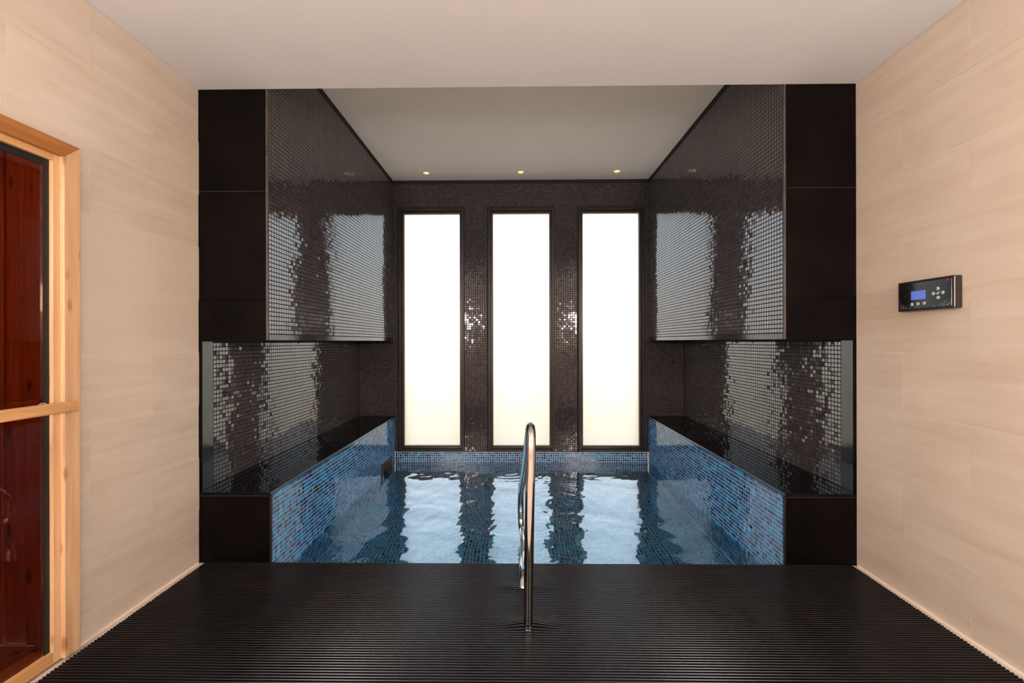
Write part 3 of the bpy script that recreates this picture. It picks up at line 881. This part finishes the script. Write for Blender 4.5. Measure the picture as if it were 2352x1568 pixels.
# ---- sauna door in the left wall
door = empty('door_1', (XL, 1.20, 0))
tag(door, 'glass sauna door in a knotty pine frame with wooden bar handle', 'door', kind='structure')
DY0, DY1 = 0.72, 1.681
CW = 0.060
xo = XL + 0.030; xi2 = XL + 0.013
box('casing_post', M['pine'], door, XL + 0.0005, xo, DY1 - CW, DY1, 0.012, 2.0497, 0.002, 2)
box('casing_post', M['pine'], door, XL + 0.0005, xo, DY0, DY0 + CW, 0.012, 2.0497, 0.002, 2)
# mitred head
hd = MB().prism([(DY0 + 0.0004, 2.05), (DY1 - 0.0004, 2.05), (DY1 - CW + 0.0004, 1.992), (DY0 + CW - 0.0004, 1.992)], 'x', XL + 0.0005, xo + 0.0012)
hd.build('casing_head', M['pine_head'], door, 0.0012)
box('jamb_post', M['pine'], door, XL - 0.016, xi2, DY1 - CW - 0.026, DY1 - CW, 0.012, 1.992, 0.002, 2)
box('jamb_post', M['pine'], door, XL - 0.016, xi2, DY0 + CW, DY0 + CW + 0.026, 0.012, 1.992, 0.002, 2)
box('jamb_head', M['pine_y'], door, XL - 0.016, xi2, DY0 + CW + 0.026, DY1 - CW - 0.026, 1.966, 1.992, 0.002, 2)
box('threshold', M['pine_y'], door, XL - 0.08, xi2, DY0 + CW + 0.026, DY1 - CW - 0.026, 0.012, 0.056, 0.002, 2)
gy0, gy1 = DY0 + CW + 0.026, DY1 - CW - 0.026
seal = MB()
for a, b, c, d in ((gy1 - 0.020, gy1, 0.056, 1.966), (gy0, gy0 + 0.020, 0.056, 1.966), (gy0 + 0.020, gy1 - 0.020, 1.940, 1.966)):
    seal.box(XL - 0.014, XL - 0.001, a, b, c, d)
seal.build('rubber_seal', M['seal'], door)
box('glass', M['bronze_glass'], door, XL - 0.012, XL - 0.004, gy0 + 0.0205, gy1 - 0.0205, 0.057, 1.9395)
hx0, hx1 = XL + 0.062, XL + 0.090
hb = box('bar_handle', M['pine_y'], door, hx0, hx1, 0.86, 1.619, 0.990, 1.030, 0.004, 2)
for yy in (0.95, 1.570):
    MB().lathe([(0.011, 0.0), (0.011, 0.064)], (XL - 0.002, yy, 1.010), axis='x', seg=20).build('standoff', M['chrome'], hb)
    MB().lathe([(0.019, 0.0), (0.019, 0.004), (0.014, 0.007)], (XL - 0.002, yy, 1.010), axis='x', seg=24).build('rosette', M['chrome'], hb)

# ---- inside of the sauna
o = MB().box(-3.30, XL - 0.12, 0.40, 1.66, -0.02, 0.03).build('floor_sauna', M['sauna_wood'])
tag(o, 'reddish wooden floor inside the sauna', 'floor', kind='structure')
o = MB().box(-3.30, XL - 0.12, 0.30, 1.78, 2.25, 2.30).build('ceiling_sauna', M['sauna_wood'])
tag(o, 'dark wooden ceiling inside the sauna', 'ceiling', kind='structure')
o = MB().box(-3.40, -3.30, 0.30, 1.78, -0.02, 2.30).box(-3.30, XL - 0.12, 0.30, 0.40, -0.02, 2.30).build('wall_sauna_back', M['sauna_wood'])
tag(o, 'dark wooden walls deep inside the sauna', 'wall', kind='structure')
ws = MB().box(-3.30, XL - 0.12, 1.69, 1.78, -0.02, 2.30).build('wall_sauna_side', M['seal'])
tag(ws, 'red brown plank wall seen through the sauna door glass', 'wall', kind='structure')
xe = -1.936
k = 0
while xe > -3.25:
    wd = (0.066, 0.088, 0.088)[min(k, 2)]
    box('plank', M['sauna_wood'], ws, xe - wd + 0.004, xe, 1.662 + (0.010 if k % 2 else 0), 1.69, 0.03, 2.25, 0.003)
    xe -= wd; k += 1
box('jamb_lining', M['sauna_wood'], ws, XL - 0.118, XL - 0.018, 1.6365, 1.6490, 0.03, 2.01, 0.002)
sl = bpy.data.lights.new('sauna_lamp', 'POINT'); sl.energy = 5.0; sl.color = (1.0, 0.50, 0.22); sl.shadow_soft_size = 0.06  # unseen light without a fixture, added to redden the planks behind the glass
so = bpy.data.objects.new('sauna_lamp_light', sl); COL.objects.link(so); so.location = (-2.35, 0.80, 1.9)

# ---- labels of parts that look unlike the rest of their thing
for nm, lab in (('screen', 'small blue lit screen'), ('chrome_edge', 'bright metal edge strip'), ('red_lettering', 'tiny red lettering'),
                ('check_mark', 'pale blue check mark'), ('bar_handle', 'pale pine bar handle'), ('rubber_seal', 'black rubber seal')):
    bpy.data.objects[nm]['label'] = lab
